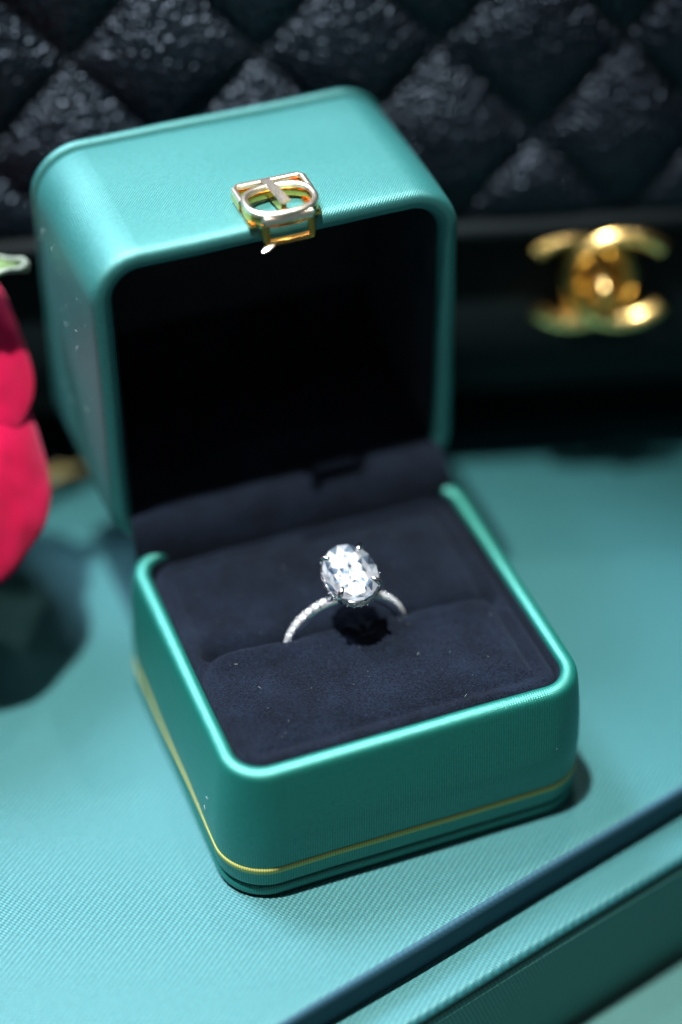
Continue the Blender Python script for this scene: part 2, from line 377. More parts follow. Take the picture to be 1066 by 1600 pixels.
# ------------------------------------------------------------------ ring box
HW, HD, HB, HL, YC = 32.0, 30.25, 27.9, 36.8, 1.65
CR = 8.5
def build_box():
    root = empty('ring_box', (0, 0, 0), 'open teal satin ring box with navy velvet inside and a thin gold stripe', 'ring box')
    base = [(1.3, 2.6), (0.5, 2.85), (0.2, 3.6), (0.15, 6), (0.05, 10), (0.0, 13), (0.2, 17), (0.6, 22), (0.95, 25.0), (1.2, 26.6), (1.6, 27.4), (2.4, 27.85), (3.3, 27.8), (3.95, 27.1), (4.1, 25), (4.1, 20)]
    V, F, U = sweep(smooth_profile(base), HW, HD, CR, wob=0.15)
    body = mk('base_body', V, F, 'box_rib', root, uvs=U)
    st = [(0.5, 5.95), (0.03, 6.0), (-0.02, 6.6), (0.02, 7.2), (0.5, 7.25)]
    V, F, U = sweep(st, HW, HD, CR, wob=0.15); mk('gold_stripe', V, F, 'stripe', root, uvs=U)
    bp = [(3.0, 0.0), (1.1, 0.05), (0.45, 0.4), (0.15, 1.1), (0.2, 1.9), (0.6, 2.4), (1.5, 2.75)]
    V, F, U = sweep(smooth_profile(bp), HW, HD, CR, cap0=True, wob=0.1); mk('base_plate', V, F, 'box_rib', root, uvs=U)
    fl = [(3.9, 21.0), (6.0, 21.0)]; V, F, U = sweep(fl, HW, HD, CR, cap1=True); mk('inner_floor', V, F, 'velvet_lightened', root, uvs=U)

    # velvet cushion: height field over the rounded rectangle
    chw, chd, cr = HW - 4.25, HD - 4.15, CR - 3.9
    def slit(x): return 0.75 - YC - 0.080 * x + 0.35 * math.sin(x * 0.12)      # y of the slot
    def inside(x, y):
        qx, qy = abs(x) - (chw - cr), abs(y) - (chd - cr)
        if qx > 0 and qy > 0: return cr - math.hypot(qx, qy)
        return min(chw - abs(x), chd - abs(y))
    def ss(a, b, t):
        t = max(0, min(1, (t - a) / (b - a))); return t * t * (3 - 2 * t)
    def height(x, y):
        d = inside(x, y)
        h = 26.4
        # rolled outer border, then a shallow crease, then the panels
        if d < 2.1: h -= 3.6 * (1 - math.sqrt(max(0, 1 - ((2.1 - d) / 2.1) ** 2)))
        crease = math.exp(-((d - 3.4) / 0.8) ** 2)
        front = y < slit(x)
        amp = 1.3 if x > 0 and y > -21 else 0.35
        h -= crease * amp
        inn = ss(3.4, 8.5, d)
        s = y - slit(x); within = ss(26.5, 23.5, abs(x))
        if front:
            h += 0.7 * inn
            h += 0.6 * within * math.exp(-((s + 2.2) / 2.2) ** 2)
            h -= 2.6 * within * math.exp(-((s) / 0.55) ** 2)
        else:
            h += 0.35 * inn
            h -= 4.2 * within * math.exp(-(max(s, 0) / 2.0) ** 1.5)
            h -= 1.3 * within * math.exp(-(s / 8.0))
        # the ring spreads the slot a little
        h -= 0.9 * math.exp(-((x + 11) / 2.0) ** 2 - (s / 1.6) ** 2) + 0.9 * math.exp(-((x - 9) / 2.0) ** 2 - (s / 1.6) ** 2)
        # wrinkles at the slot ends
        for sx in (-1, 1):
            dx = x - sx * 25
            h -= 0.5 * math.exp(-(dx / 1.6) ** 2 - ((y - slit(sx * 25)) / 3.2) ** 2)
            h -= 0.35 * math.exp(-((x - sx * 24 + (y - slit(sx * 24)) * 0.8 * sx) / 0.9) ** 2) * math.exp(-((y - slit(sx * 24) + 3) / 3) ** 2)
        h += 0.35 * noise.noise(Vector((x * 0.11, y * 0.11, 1))) + 0.12 * noise.noise(Vector((x * 0.4, y * 0.4, 5))) + 0.05 * noise.noise(Vector((x * 1.5, y * 1.5, 9)))
        return h
    V = []; F = []; idx = {}; st_ = 0.3
    nx = int(2 * chw / st_); ny = int(2 * chd / st_)
    def clampin(x, y):
        qx, qy = abs(x) - (chw - cr), abs(y) - (chd - cr)
        if qx > 0 and qy > 0:
            L_ = math.hypot(qx, qy)
            if L_ > cr: qx *= cr / L_; qy *= cr / L_; return math.copysign(chw - cr + qx, x), math.copysign(chd - cr + qy, y)
        return x, y
    for j in range(ny + 1):
        for i in range(nx + 1):
            x = -chw + 2 * chw * i / nx; y = -chd + 2 * chd * j / ny
            x, y = clampin(x, y); idx[i, j] = len(V); V.append((x, y + YC, height(x, y)))
    for j in range(ny):
        for i in range(nx): F.append((idx[i, j], idx[i + 1, j], idx[i + 1, j + 1], idx[i, j + 1]))
    mk('velvet_cushion', V, F, 'velvet', root)
    # velvet strip lining the walls beside the cushion
    V, F, U = sweep([(3.6, 27.0), (4.0, 26.9), (4.25, 26.2), (4.3, 22)], HW, HD, CR); mk('wall_lining', V, F, 'velvet', root, uvs=U)

    # velvet hinge flap: rises from the cushion's back edge into the lid
    V = []; F = []; pr = [(26.6, 22.2), (26.6, 23.6), (26.9, 26.0), (27.4, 28.4), (28.4, 30.8), (30.2, 32.8), (33.2, 34.3), (38, 35.6), (44, 36.8), (52, 38.2), (58, 40), (62.0, 43), (64.5, 48)]
    pr = smooth_profile(pr, 5); nx = 70
    for j, (y, z) in enumerate(pr):
        s = ss(26, 34, y); hx = 29.2 - 0.7 * s
        for i in range(nx + 1):
            t = i / nx; x = -hx + 2 * hx * t
            yy = y - 0.035 * x * (1 - s)
            zz = z + (noise.noise(Vector((x * 0.12, j * 0.15, 2))) * 0.3 + noise.noise(Vector((x * 0.35, j * 0.2, 7))) * 0.1) * ss(0, 6, j)
            V.append((x, yy, zz))
    for j in range(len(pr) - 1):
        for i in range(nx): a = j * (nx + 1) + i; F.append((a, a + 1, a + nx + 2, a + nx + 1))
    mk('hinge_flap', V, F, 'velvet', root)

    # lid, opened ninety degrees
    th = R(90.5)
    def lm(v):
        x, y, z = v; y -= HD + YC; c, s = math.cos(th), math.sin(th)
        return (x, HD + YC + 0.05 + y * c + z * s, 26.6 - y * s + z * c)
    def lidpart(name, prof, mat, parent, cap1=False, wob=0.0):
        V, F, U = sweep(prof, HW, HD, CR + 0.5, cap1=cap1, wob=wob)
        return mk(name, [lm(v) for v in V], F, mat, parent, uvs=U)
    lp = [(4.0, 8), (4.0, 2.2), (3.6, 0.7), (2.8, 0.1), (2.0, 0.0), (1.1, 0.25), (0.55, 0.9), (0.3, 2.0), (0.15, 5), (0.0, 12), (0.0, 20), (0.0, 28), (0.1, 32), (0.3, 33.3), (0.8, 33.9), (1.9, 34.2)]
    lid = lidpart('lid', smooth_profile(lp), 'box_satin', root, wob=0.2)
    pp = [(2.0, 34.0), (0.7, 34.35), (-0.1, 34.9), (-0.15, 35.7), (0.5, 36.4), (1.5, 36.8), (4, 37.0), (12, 37.1)]
    lidpart('lid_top_panel', smooth_profile(pp), 'box_satin', lid, cap1=True, wob=0.15)
    ln = [(3.9, 1.6), (4.3, 2.0), (4.4, 4), (4.4, 30), (5.5, 32.4), (8, 33), (14, 33.2)]
    lidpart('lid_lining', smooth_profile(ln), 'velvet_lightened', lid, cap1=True)

    # gold clasp on the lid's front edge (stands proud of the lid top, which is at z = 87)
    cl = empty('clasp', (0, 0, 0), '', ''); cl.parent = root; del cl['label']; del cl['category']
    zt = 87.2
    def g(name, parts, mat='gold', p=cl):
        V, F = merge(*parts); V = [((x - 1.4) * 0.9 + 1.1, (y - 34.5) * 0.9 + 34.8, (z - zt) * 0.82 + zt - 0.1) for x, y, z in V]; o = mk(name, V, F, mat, p); fixn(o); autosmooth(o, 30); return o
    up = (0, 0, 1)
    # back frame: open rectangle wall
    xa, xb, yb, ym = -5.2, 7.9, 41.6, 36.5
    fr = [(xa, ym), (xa, yb - 0.8), (xa + 0.8, yb), (xb - 0.8, yb), (xb, yb - 0.8), (xb, ym)]
    g('back_frame', [tube([(x, y, zt + 1.4) for x, y in fr], 0.55, 14, flat=2.5)])
    g('back_frame_rim', [tube([(x, y, zt + 2.6) for x, y in fr], 0.62, 12)], 'gold_shine')
    # rounded hoop towards the front
    cx, cy, rx, ry = 1.3, 34.6, 6.3, 4.6
    hoop = [(cx + rx * math.copysign(abs(math.cos(a)) ** 0.8, math.cos(a)), cy + ry * math.copysign(abs(math.sin(a)) ** 0.8, math.sin(a))) for a in [2 * math.pi * i / 56 for i in range(56)]]
    g('hoop', [tube([(x, y, zt + 1.6) for x, y in hoop], 0.6, 14, closed=True, flat=2.6)])
    g('hoop_rim', [tube([(x, y, zt + 3.0) for x, y in hoop], 0.66, 12, closed=True)], 'gold_shine')
    # T bar from the back frame forward
    g('t_bar', [strip([(0.9, yb - 0.3, zt + 3.1), (1.3, 37.5, zt + 3.5), (1.9, 33.0, zt + 3.3)], 0.45, 1.0, up, bev=0.4)], 'gold_shine')
    g('t_bar_wall', [strip([(1.0, yb - 0.5, zt + 1.5), (1.8, 34.0, zt + 1.5)], 1.3, 0.5, up)])
    # base plate wings and front hook folded over the lid's edge
    fx0, fx1 = -3.2, 5.6
    g('front_bar', [tube([(fx0 - 0.3, 30.5, zt + 1.9), (fx0, 30.3, zt + 1.9), (fx1, 30.3, zt + 1.9), (fx1 + 0.3, 30.5, zt + 1.9)], [0.5, 1.15, 1.15, 0.5], 16)], 'gold_shine')
    hk = [(fx0 + 0.3, 30.6, zt + 0.9), (fx0 + 0.3, 30.0, zt - 2.2), (fx0 + 1.0, 29.9, zt - 3.0), (fx1 - 0.8, 29.9, zt - 3.0), (fx1, 30.0, zt - 2.3), (fx1, 30.6, zt + 0.9)]
    g('hook_frame', [tube(smooth_path(hk, 5), 0.75, 12)])
    g('hook_tongue', [tube([(-1.4, 29.8, zt - 3.0), (-2.2, 29.4, zt - 3.3), (-3.4, 28.9, zt - 3.6), (-4.3, 28.5, zt - 3.8)], [0.35, 0.75, 0.75, 0.3], 12, flat=0.6)], 'gold_shine')
    for bx in (xa + 0.6, xb - 0.8): g('base_bracket', [strip([(bx, 31.5, zt + 0.25), (bx, 40.8, zt + 0.25)], 0.3, 0.9, up, bev=0.1)])
    # lint specks on the satin
    V = []; F = []
    rnd = random.Random(3)
    for q in range(40):
        side = rnd.random()
        if side < 0.7: p0 = Vector((-32.35, rnd.uniform(34, 66), rnd.uniform(38, 82))); nrm = Vector((-1, 0, 0))
        elif side < 0.85: p0 = Vector((rnd.uniform(-24, 26), -28.75, rnd.uniform(4, 22))); nrm = Vector((0, -1, 0))
        else: p0 = Vector((-32.15, rnd.uniform(-20, 22), rnd.uniform(4, 20))); nrm = Vector((-1, 0, 0))
        d = Vector((rnd.uniform(-1, 1), rnd.uniform(-1, 1), rnd.uniform(-1, 1))); d -= nrm * d.dot(nrm); d.normalize()
        ln_ = rnd.choice((0.1, 0.12, 0.15, 0.5)); r_ = rnd.uniform(0.015, 0.035)
        tv, tf = tube([p0 - d * ln_ , p0 + nrm * 0.06, p0 + d * ln_ + nrm * 0.1], r_, 4)
        k0 = len(V); V += tv; F += [tuple(i + k0 for i in f) for f in tf]
    lo = mk('lint', V, F, 'lint', root); lo['kind'] = 'stuff'
    V = []; F = []
    for q in range(70):
        x, y = rnd.uniform(-25, 25), rnd.uniform(-21, 24)
        z = height(x, y - YC) + 0.05; d = Vector((rnd.uniform(-1, 1), rnd.uniform(-1, 1), rnd.uniform(-0.1, 0.3))).normalized(); ln_ = rnd.choice((0.06, 0.08, 0.1, 0.1, 0.3)); r_ = rnd.uniform(0.012, 0.03)
        p0 = Vector((x, y, z)); tv, tf = tube([p0 - d * ln_, p0 + Vector((0, 0, 0.05)), p0 + d * ln_], r_, 4); k0 = len(V); V += tv; F += [tuple(i + k0 for i in f) for f in tf]
    lo = mk('cushion_lint', V, F, 'lint', root); lo['kind'] = 'stuff'
    return root, slit
def smooth_path(pts, n=6):
    out = []; P = [Vector(pts[0])] + [Vector(p) for p in pts] + [Vector(pts[-1])]
    for i in range(1, len(P) - 2):
        for j in range(n):
            t = j / n; a, b, c, d = P[i - 1], P[i], P[i + 1], P[i + 2]
            out.append(tuple(0.5 * ((2 * b) + (-a + c) * t + (2 * a - 5 * b + 4 * c - d) * t * t + (-a + 3 * b - 3 * c + d) * t ** 3)))
    out.append(tuple(pts[-1])); return out
box_root, slit = build_box()

# ------------------------------------------------------------------ diamond ring
def brilliant(a, b, crown, pav, n=8, table=0.56, girdle=0.04):
    """brilliant-cut stone, girdle ellipse a x b (half axes); returns verts, faces"""
    V = []; F = []
    def P(rf, ang, z): V.append((a * rf * math.cos(ang), b * rf * math.sin(ang), z)); return len(V) - 1
    st = 2 * math.pi / n
    T = [P(table, st * (i + 0.5), crown) for i in range(n)]
    Mi = [P(0.5 * (table + 1) + 0.02, st * i, crown * 0.52) for i in range(n)]
    G = [P(1, st * i / 2, girdle) for i in range(2 * n)]
    G2 = [P(1, st * i / 2, -girdle) for i in range(2 * n)]
    F.append(tuple(T))
    for i in range(n):
        j = (i + 1) % n
        F.append((T[i], Mi[j], T[(i - 1) % n] if False else T[i])) if False else None
        F.append((T[(i - 1) % n], Mi[i], T[i]))                       # star
        F.append((T[i], Mi[i], G[2 * i + 1], Mi[j]))                  # kite
        F.append((Mi[i], G[2 * i], G[2 * i + 1])); F.append((Mi[j], G[2 * i + 1], G[(2 * i + 2) % (2 * n)]))
    for i in range(2 * n):
        j = (i + 1) % (2 * n); F.append((G[i], G2[i], G2[j], G[j]))
    # pavilion
    K = P(0.0, 0, -pav)
    Lm = [P(0.45, st * i, -pav * 0.62) for i in range(n)]
    for i in range(n):
        j = (i + 1) % n
        F.append((G2[2 * i], Lm[i], G2[2 * i + 1])); F.append((G2[2 * i + 1], Lm[j], G2[(2 * i + 2) % (2 * n)]))
        F.append((G2[2 * i + 1], Lm[i], K, Lm[j]))
    return V, F
def gem_mesh(name, V, F, mat, seed=1):
    me = bpy.data.meshes.new(name); me.from_pydata([Vector(v) * S for v in V], [], F); me.materials.append(M[mat])
    bm = bmesh.new(); bm.from_mesh(me); bmesh.ops.recalc_face_normals(bm, faces=bm.faces); bm.to_mesh(me); bm.free()
    at = me.attributes.new('facet', 'FLOAT', 'FACE'); rnd = random.Random(seed)
    for i in range(len(me.polygons)): at.data[i].value = rnd.random()
    return me
def build_ring():
    O = Vector((-0.9, 1.4, 23.5))                                     # centre of the band
    root = empty('diamond_ring', O * S, 'white gold ring with large oval diamond, set upright in the velvet slot', 'ring')
    base = Matrix.Translation(O * S) @ Matrix.Rotation(R(-3), 4, 'Z') @ Matrix.Rotation(R(3), 4, 'X')
    def put(name, V, F, mat, parent=root, smooth=True, auto=None):
        o = mk(name, V, F, mat, parent, smooth=smooth, mtx=base); fixn(o)
        if auto: autosmooth(o, auto)
        return o
    Ro = 9.9
    # band: D-section, slimmer than its stones
    path = [(Ro * math.cos(a) * 1.0, 0, Ro * math.sin(a)) for a in [2 * math.pi * i / 120 for i in range(120)]]
    V = []; F = []
    cs = [(-0.7, 0.4), (-0.92, 0.1), (-0.95, -0.5), (-0.6, -0.95), (0.6, -0.95), (0.95, -0.5), (0.92, 0.1), (0.7, 0.4)]
    for i in range(120):
        a = 2 * math.pi * i / 120
        for yy, rr in cs: V.append(((Ro + rr) * math.cos(a), yy, (Ro + rr) * math.sin(a)))
    for i in range(120):
        for q in range(8): F.append((i * 8 + q, i * 8 + (q + 1) % 8, ((i + 1) % 120) * 8 + (q + 1) % 8, ((i + 1) % 120) * 8 + q))
    put('band', V, F, 'white_gold', auto=40)
    # pave stones along the visible upper half, with shared prongs
    sv, sf = brilliant(0.70, 0.70, 0.3, 0.45, n=6)
    pm = gem_mesh('pave_stone', sv, sf, 'pave', 5)
    def stone(name, mesh, loc, zaxis, spin=0.0, parent=root):
        o = bpy.data.objects.new(name, mesh); C.objects.link(o)
        q = Vector(zaxis).to_track_quat('Z', 'Y').to_matrix().to_4x4()
        Mw = base @ Matrix.Translation(Vector(loc) * S) @ q @ Matrix.Rotation(spin, 4, 'Z')
        o.parent = parent; o.matrix_parent_inverse = Matrix.Translation(parent_world(parent)).inverted()
        o.matrix_local = Matrix.Identity(4); o.matrix_basis = Mw
        return o
    pr = []
    stepa = 1.5 / (Ro + 0.6)
    for sgn in (-1, 1):
        for i in range(13):
            a = math.pi / 2 + sgn * (0.40 + i * stepa); u = (math.cos(a), 0, math.sin(a))
            stone('pave_stone', pm, ((Ro + 0.62) * u[0], 0, (Ro + 0.62) * u[2]), u, random.random() * 6)
            am = a + sgn * stepa / 2
            for yy in (-0.68, 0.68):
                p0 = Vector(((Ro + 0.3) * math.cos(am), yy, (Ro + 0.3) * math.sin(am))); p1 = Vector(((Ro + 0.86) * math.cos(am), yy, (Ro + 0.86) * math.sin(am)))
                pr.append(tube([p0, p0.lerp(p1, 0.7), p1], [0.17, 0.17, 0.08], 6))
    V, F = merge(*pr); put('band_prongs', V, F, 'white_gold')['kind'] = 'stuff'
    # head: oval basket, hidden halo, four claws, centre stone. Head frame leans toward the camera.
    A, B = 4.4, 5.8
    hc = Vector((0.6, -0.2, 15.4))                                    # girdle centre above band centre
    hm = Matrix.Translation(hc) @ Matrix.Rotation(R(9), 4, 'X') @ Matrix.Rotation(R(-5), 4, 'Y') @ Matrix.Rotation(R(4), 4, 'Z')
    def H(v): return tuple(hm @ Vector(v))
    ell = lambda rf, z, n=64: [H((A * rf * math.cos(2 * math.pi * i / n), B * rf * math.sin(2 * math.pi * i / n), z)) for i in range(n)]
    put('gallery_rail', *merge(tube(ell(0.96, -1.75), 0.28, 8, closed=True), tube(ell(0.62, -3.6), 0.32, 8, closed=True)), 'white_gold')
    sup = []
    for s1 in (-1, 1):
        sup.append(tube([H((s1 * 2.2, 0, -3.7)), (s1 * 3.0, 0, Ro - 0.3)], [0.45, 0.55], 8))
    sup.append(tube([H((0, -B * 0.62, -3.6)), H((0, 0, -4.6)), H((0, B * 0.62, -3.6))], 0.38, 8))
    put('head_bridge', *merge(*sup), 'white_gold')
    bv, bf = brilliant(A, B, 1.45, 3.5, n=8)
    nb = len(bf); crownf = [f for f in bf if all(bv[i][2] > -0.03 for i in f)] + [f for f in bf if len(f) == 4 and any(bv[i][2] < 0 for i in f) and any(bv[i][2] > 0 for i in f)]
    big = gem_mesh('oval_diamond', bv, crownf, 'crown', 11)
    o = bpy.data.objects.new('oval_diamond', big); C.objects.link(o)
    hs = hm.copy(); hs.translation = hm.translation * S
    o.parent = root; o.matrix_parent_inverse = Matrix.Translation(parent_world(root)).inverted(); o.matrix_basis = base @ hs
    # the back of the stone: many small facets in rings, the crushed-ice pattern seen through the crown
    rnd = random.Random(21); PV = []; PF = []; rings = [(1.0, 16), (0.82, 16), (0.66, 16), (0.5, 16), (0.34, 16), (0.18, 16)]
    for q, (rf, cnt) in enumerate(rings):
        for i in range(cnt):
            an = 2 * math.pi * (i + 0.5 * (q % 2)) / cnt
            jr = 0 if q == 0 else rnd.uniform(-0.05, 0.05)
            dz = -0.05 if q == 0 else -0.35 - 2.4 * (1 - rf) ** 0.9 + rnd.uniform(-0.28, 0.28)
            PV.append((A * (rf + jr) * math.cos(an), B * (rf + jr) * math.sin(an), dz))
    PV.append((0, 0, -3.1)); kc = len(PV) - 1
    for q in range(len(rings) - 1):
        for i in range(16):
            j = (i + 1) % 16; a0, a1, b0, b1 = q * 16 + i, q * 16 + j, (q + 1) * 16 + i, (q + 1) * 16 + j
            if q % 2 == 0: PF += [(a0, b0, a1), (a1, b0, b1)]
            else: PF += [(a0, b0, b1), (a0, b1, a1)]
    for i in range(16): PF.append((5 * 16 + i, kc, 5 * 16 + (i + 1) % 16))
    back = gem_mesh('diamond_pavilion', PV, PF, 'facet', 31)
    ob = bpy.data.objects.new('diamond_pavilion', back); C.objects.link(ob)
    ob.parent = root; ob.matrix_parent_inverse = Matrix.Translation(parent_world(root)).inverted(); ob.matrix_basis = base @ hs
    hv, hf = brilliant(0.5, 0.5, 0.18, 0.3, n=6); hmesh = gem_mesh('halo_stone', hv, hf, 'pave', 9)
    n = 26
    for i in range(n):
        a = 2 * math.pi * (i + 0.5) / n; px, py = A * 0.97 * math.cos(a), B * 0.97 * math.sin(a)
        nv = Vector((math.cos(a) / A, math.sin(a) / B, 0)).normalized() * 0.9 + Vector((0, 0, -0.1))
        w0 = hm.to_3x3() @ nv
        stone('halo_stone', hmesh, H((px, py, -1.15)), w0, random.random() * 6)
    beads = []
    for i in range(n):
        a = 2 * math.pi * i / n
        for z in (-0.72, -1.6):
            p = Vector((A * 1.03 * math.cos(a), B * 1.03 * math.sin(a), z)); q = p * 1.0; q.x *= 1.05; q.y *= 1.04
            beads.append(tube([H(p), H(q)], [0.14, 0.08], 6))
    put('halo_beads', *merge(*beads), 'white_gold')['kind'] = 'stuff'
    # claws
    for ang in (42, 138, 222, 318):
        a = R(ang); ca, sa = math.cos(a), math.sin(a)
        ps = [(A * 0.62 * ca, B * 0.62 * sa, -3.5), (A * 0.95 * ca, B * 0.95 * sa, -1.8), (A * 1.09 * ca, B * 1.09 * sa, -0.2), (A * 1.03 * ca, B * 1.03 * sa, 0.65), (A * 0.86 * ca, B * 0.86 * sa, 1.05), (A * 0.76 * ca, B * 0.76 * sa, 1.1)]
        pth = smooth_path([H(p) for p in ps], 6); nn = len(pth)
        rad = [0.42 if i < nn * 0.6 else 0.5 - 0.32 * ((i - nn * 0.6) / (nn * 0.4)) ** 2 for i in range(nn)]
        put('claw', *tube(pth, rad, 10), 'white_gold')
build_ring()

# ------------------------------------------------------------------ quilted handbag behind the box
def build_bag():
    yaw = R(16.3); t = R(15)
    n = Vector((-math.sin(yaw), -math.cos(yaw), 0)); U = Vector((math.cos(yaw), -math.sin(yaw), 0)); Z = Vector((0, 0, 1))
    Vv = math.cos(t) * Z - math.sin(t) * n; W = math.cos(t) * n + math.sin(t) * Z
    P = Vector((70.9, 56.0, 42.4)) * S
    root = empty('quilted_handbag', (P.x - n.x * 3, P.y - n.y * 3, 0), 'black quilted pebbled leather handbag with gold turn lock, standing behind the ring box', 'handbag')
    mt = Matrix((U, Vv, W)).transposed().to_4x4(); mt.translation = P
    a, b = 33.0, 34.0
    def quilt(u, v):
        # seam families; crossings at (-13, 30.2) + lattice
        p = ((u + 13) / a + (v - 30.2) / b); q = ((u + 13) / a - (v - 30.2) / b)
        fp = abs(p - round(p)); fq = abs(q - round(q))
        f = lambda x: 1 - math.exp(-(x / 0.085)) * 1.0
        puff = (math.sin(math.pi * (p % 1)) * math.sin(math.pi * (q % 1))) ** 0.5 if True else 0
        return 3.3 * abs(puff) * 1.0 + 0.6 * min(f(fp), f(fq))
    V = []; F = []; u0, u1, v0, v1 = -165, 120, 13.5, 150; stp = 0.9
    nu = int((u1 - u0) / stp); nv = int((v1 - v0) / stp)
    for j in range(nv + 1):
        v = v0 + (v1 - v0) * j / nv
        for i in range(nu + 1):
            u = u0 + (u1 - u0) * i / nu
            e = min(1, (v - v0) / 5.0); edge = math.sqrt(max(0, 1 - (1 - e) ** 2))
            uu = u + 1.2 * noise.noise(Vector((u * 0.02, v * 0.02, 0))) * 2
            vv = v + 1.2 * noise.noise(Vector((u * 0.02, v * 0.02, 8))) * 2
            h = quilt(uu, vv) * (0.25 + 0.75 * min(1, (v - v0) / 9)) * 1 + 1.2 * edge
            h += 1.3 * noise.noise(Vector((u * 0.015, v * 0.02, 4)))
            # the bag rounds away at its left end and over its top
            L_ = max(0, (-118 - u) / 40); h -= 26 * L_ * L_
            T_ = max(0, (v - 105) / 40); h -= 22 * T_ * T_
            V.append((u, v, h + 1.5))
    for j in range(nv):
        for i in range(nu): c0 = j * (nu + 1) + i; F.append((c0, c0 + 1, c0 + nu + 2, c0 + nu + 1))
    o = mk('quilted_flap', V, F, 'leather', root, mtx=mt)
    # rolled piping along the flap's lower edge
    pth = [(u, 12.6 + 0.4 * math.sin(u * 0.05), 3.0 - 26 * max(0, (-118 - u) / 40) ** 2) for u in range(-165, 121, 5)]
    mk('flap_piping', *tube(pth, 2.0, 12, flat=1.15), 'leather_smooth', root, mtx=mt)
    # stitches on the seams (visible from close by): small raised thread dashes
    st = []
    rnd = random.Random(2)
    for fam in (1, -1):
        for kk in range(-7, 9):
            # line: (u+13)/a + fam*(v-30.2)/b = kk
            for m in range(0, 48):
                v = 16 + m * 2.6; u = (kk - fam * (v - 30.2) / b) * a - 13
                if not (-112 < u < 60) or v > 95: continue
                un = 2.4 * noise.noise(Vector((u * 0.02, v * 0.02, 0))); vn = 2.4 * noise.noise(Vector((u * 0.02, v * 0.02, 8)))
                u2, v2 = u - un, v - vn
                h = 1.3 * noise.noise(Vector((u2 * 0.015, v2 * 0.02, 4))) + 1.2 + 1.5 + 0.15
                du = -fam * a / b * 0.7; st.append(tube([(u2 - du, v2 - 0.7, h - 0.1), (u2, v2, h + 0.25), (u2 + du, v2 + 0.7, h - 0.1)], 0.3, 5))
    if st: V, F = merge(*st); s_ = mk('seam_stitching', V, F, 'leather_smooth', root, mtx=mt); s_['kind'] = 'stuff'
    # body below the flap, curving under
    pr = [(24, -7), (16, -1.5), (10, -0.4), (0, 0), (-9, -0.4), (-16, -2.2), (-22, -6), (-26, -12), (-29, -21), (-33, -40), (-38, -62)]
    pr = smooth_profile(pr, 5); V = []; F = []; us = list(range(-150, 111, 4))
    for u in us:
        L_ = max(0, (-112 - u) / 40)
        for v, h in pr: V.append((u, v, h - 26 * L_ * L_ + 0.5 * noise.noise(Vector((u * 0.03, v * 0.05, 1)))))
    m = len(pr)
    for i in range(len(us) - 1):
        for j in range(m - 1): F.append((i * m + j, i * m + j + 1, (i + 1) * m + j + 1, (i + 1) * m + j))
    mk('front_body', V, F, 'leather_smooth', root, mtx=mt)
    # the rest of the bag's bulk
    V = []; F = []; us = list(range(-160, 121, 8)); sec = []
    for (v, h) in [(-24, -12), (-30, -30), (-36, -62), (40, -66), (110, -60), (140, -40), (150, -20), (146, -14), (60, -6), (10, -6), (-10, -7)]: sec.append((v, h))
    for u in us:
        for v, h in sec: V.append((u, v, h))
    m = len(sec)
    for i in range(len(us) - 1):
        for j in range(m): F.append((i * m + j, i * m + (j + 1) % m, (i + 1) * m + (j + 1) % m, (i + 1) * m + j))
    F.append(tuple(range(m))); F.append(tuple(reversed(range((len(us) - 1) * m, len(us) * m))))
    o = mk('back_body', V, F, 'leather', root, mtx=mt); fixn(o); autosmooth(o, 60)
    # gold interlocking closure
    lk = bpy.data.objects.new('turn_lock', None); link(lk); lk.parent = root; lk.empty_display_size = 0.3
    def arcC(cx, sgn, rad, z0, wd=1.7):
        pts = []
        a0 = 42
        for i in range(61):
            a = R(a0 + (360 - 2 * a0) * i / 60)
            pts.append((cx + sgn * rad * math.cos(a), rad * 0.84 * math.sin(a) + 1.8, z0))
        # thick rounded flat bar
        V = []; F = []; nn = len(pts)
        cs = [(-wd, -1.0), (-wd, 0.2), (-wd * 0.75, 1.0), (0, 1.7), (wd * 0.75, 1.0), (wd, 0.2), (wd, -1.0)]
        for i, p in enumerate(pts):
            rr_ = Vector((p[0] - cx, (p[1] - 1.8) / 0.84, 0)).normalized()
            for d, z in cs: V.append((p[0] + rr_.x * d, p[1] + rr_.y * d, p[2] + z))
        for i in range(nn - 1):
            for q in range(6): F.append((i * 7 + q, i * 7 + q + 1, (i + 1) * 7 + q + 1, (i + 1) * 7 + q))
            F.append((i * 7 + 6, i * 7, (i + 1) * 7, (i + 1) * 7 + 6))
        F.append(tuple(range(7))); F.append(tuple(reversed(range((nn - 1) * 7, nn * 7))))
        return V, F
    for (cx, sgn, z) in ((-4.4, -1, 3.3), (4.4, 1, 4.1)):
        o = mk('c_shape', *arcC(cx, sgn, 9.9, z), 'gold_bag', lk, mtx=mt); fixn(o); autosmooth(o, 50)
    V = []; F = []; 
    # oval backing plate and turning knob
    def dome(cx, cy, rx, ry, z0, h, n=32, m=8):
        V = []; F = []
        for j in range(m + 1):
            a = (math.pi / 2) * j / m; s = math.cos(a); zz = z0 + h * math.sin(a)
            for i in range(n): V.append((cx + rx * s * math.cos(2 * math.pi * i / n), cy + ry * s * math.sin(2 * math.pi * i / n), zz))
        for j in range(m):
            for i in range(n): F.append((j * n + i, j * n + (i + 1) % n, (j + 1) * n + (i + 1) % n, (j + 1) * n + i))
        F.append(tuple(range(n))); return V, F
    o = mk('lock_plate', *dome(0, 1.2, 3.8, 5.4, 0.1, 2.4), 'gold_bag', lk, mtx=mt); fixn(o)
    o = mk('turn_knob', *dome(0.3, 0.4, 2.5, 3.6, 2.4, 7.0), 'gold_bag', lk, mtx=mt); fixn(o)
build_bag()

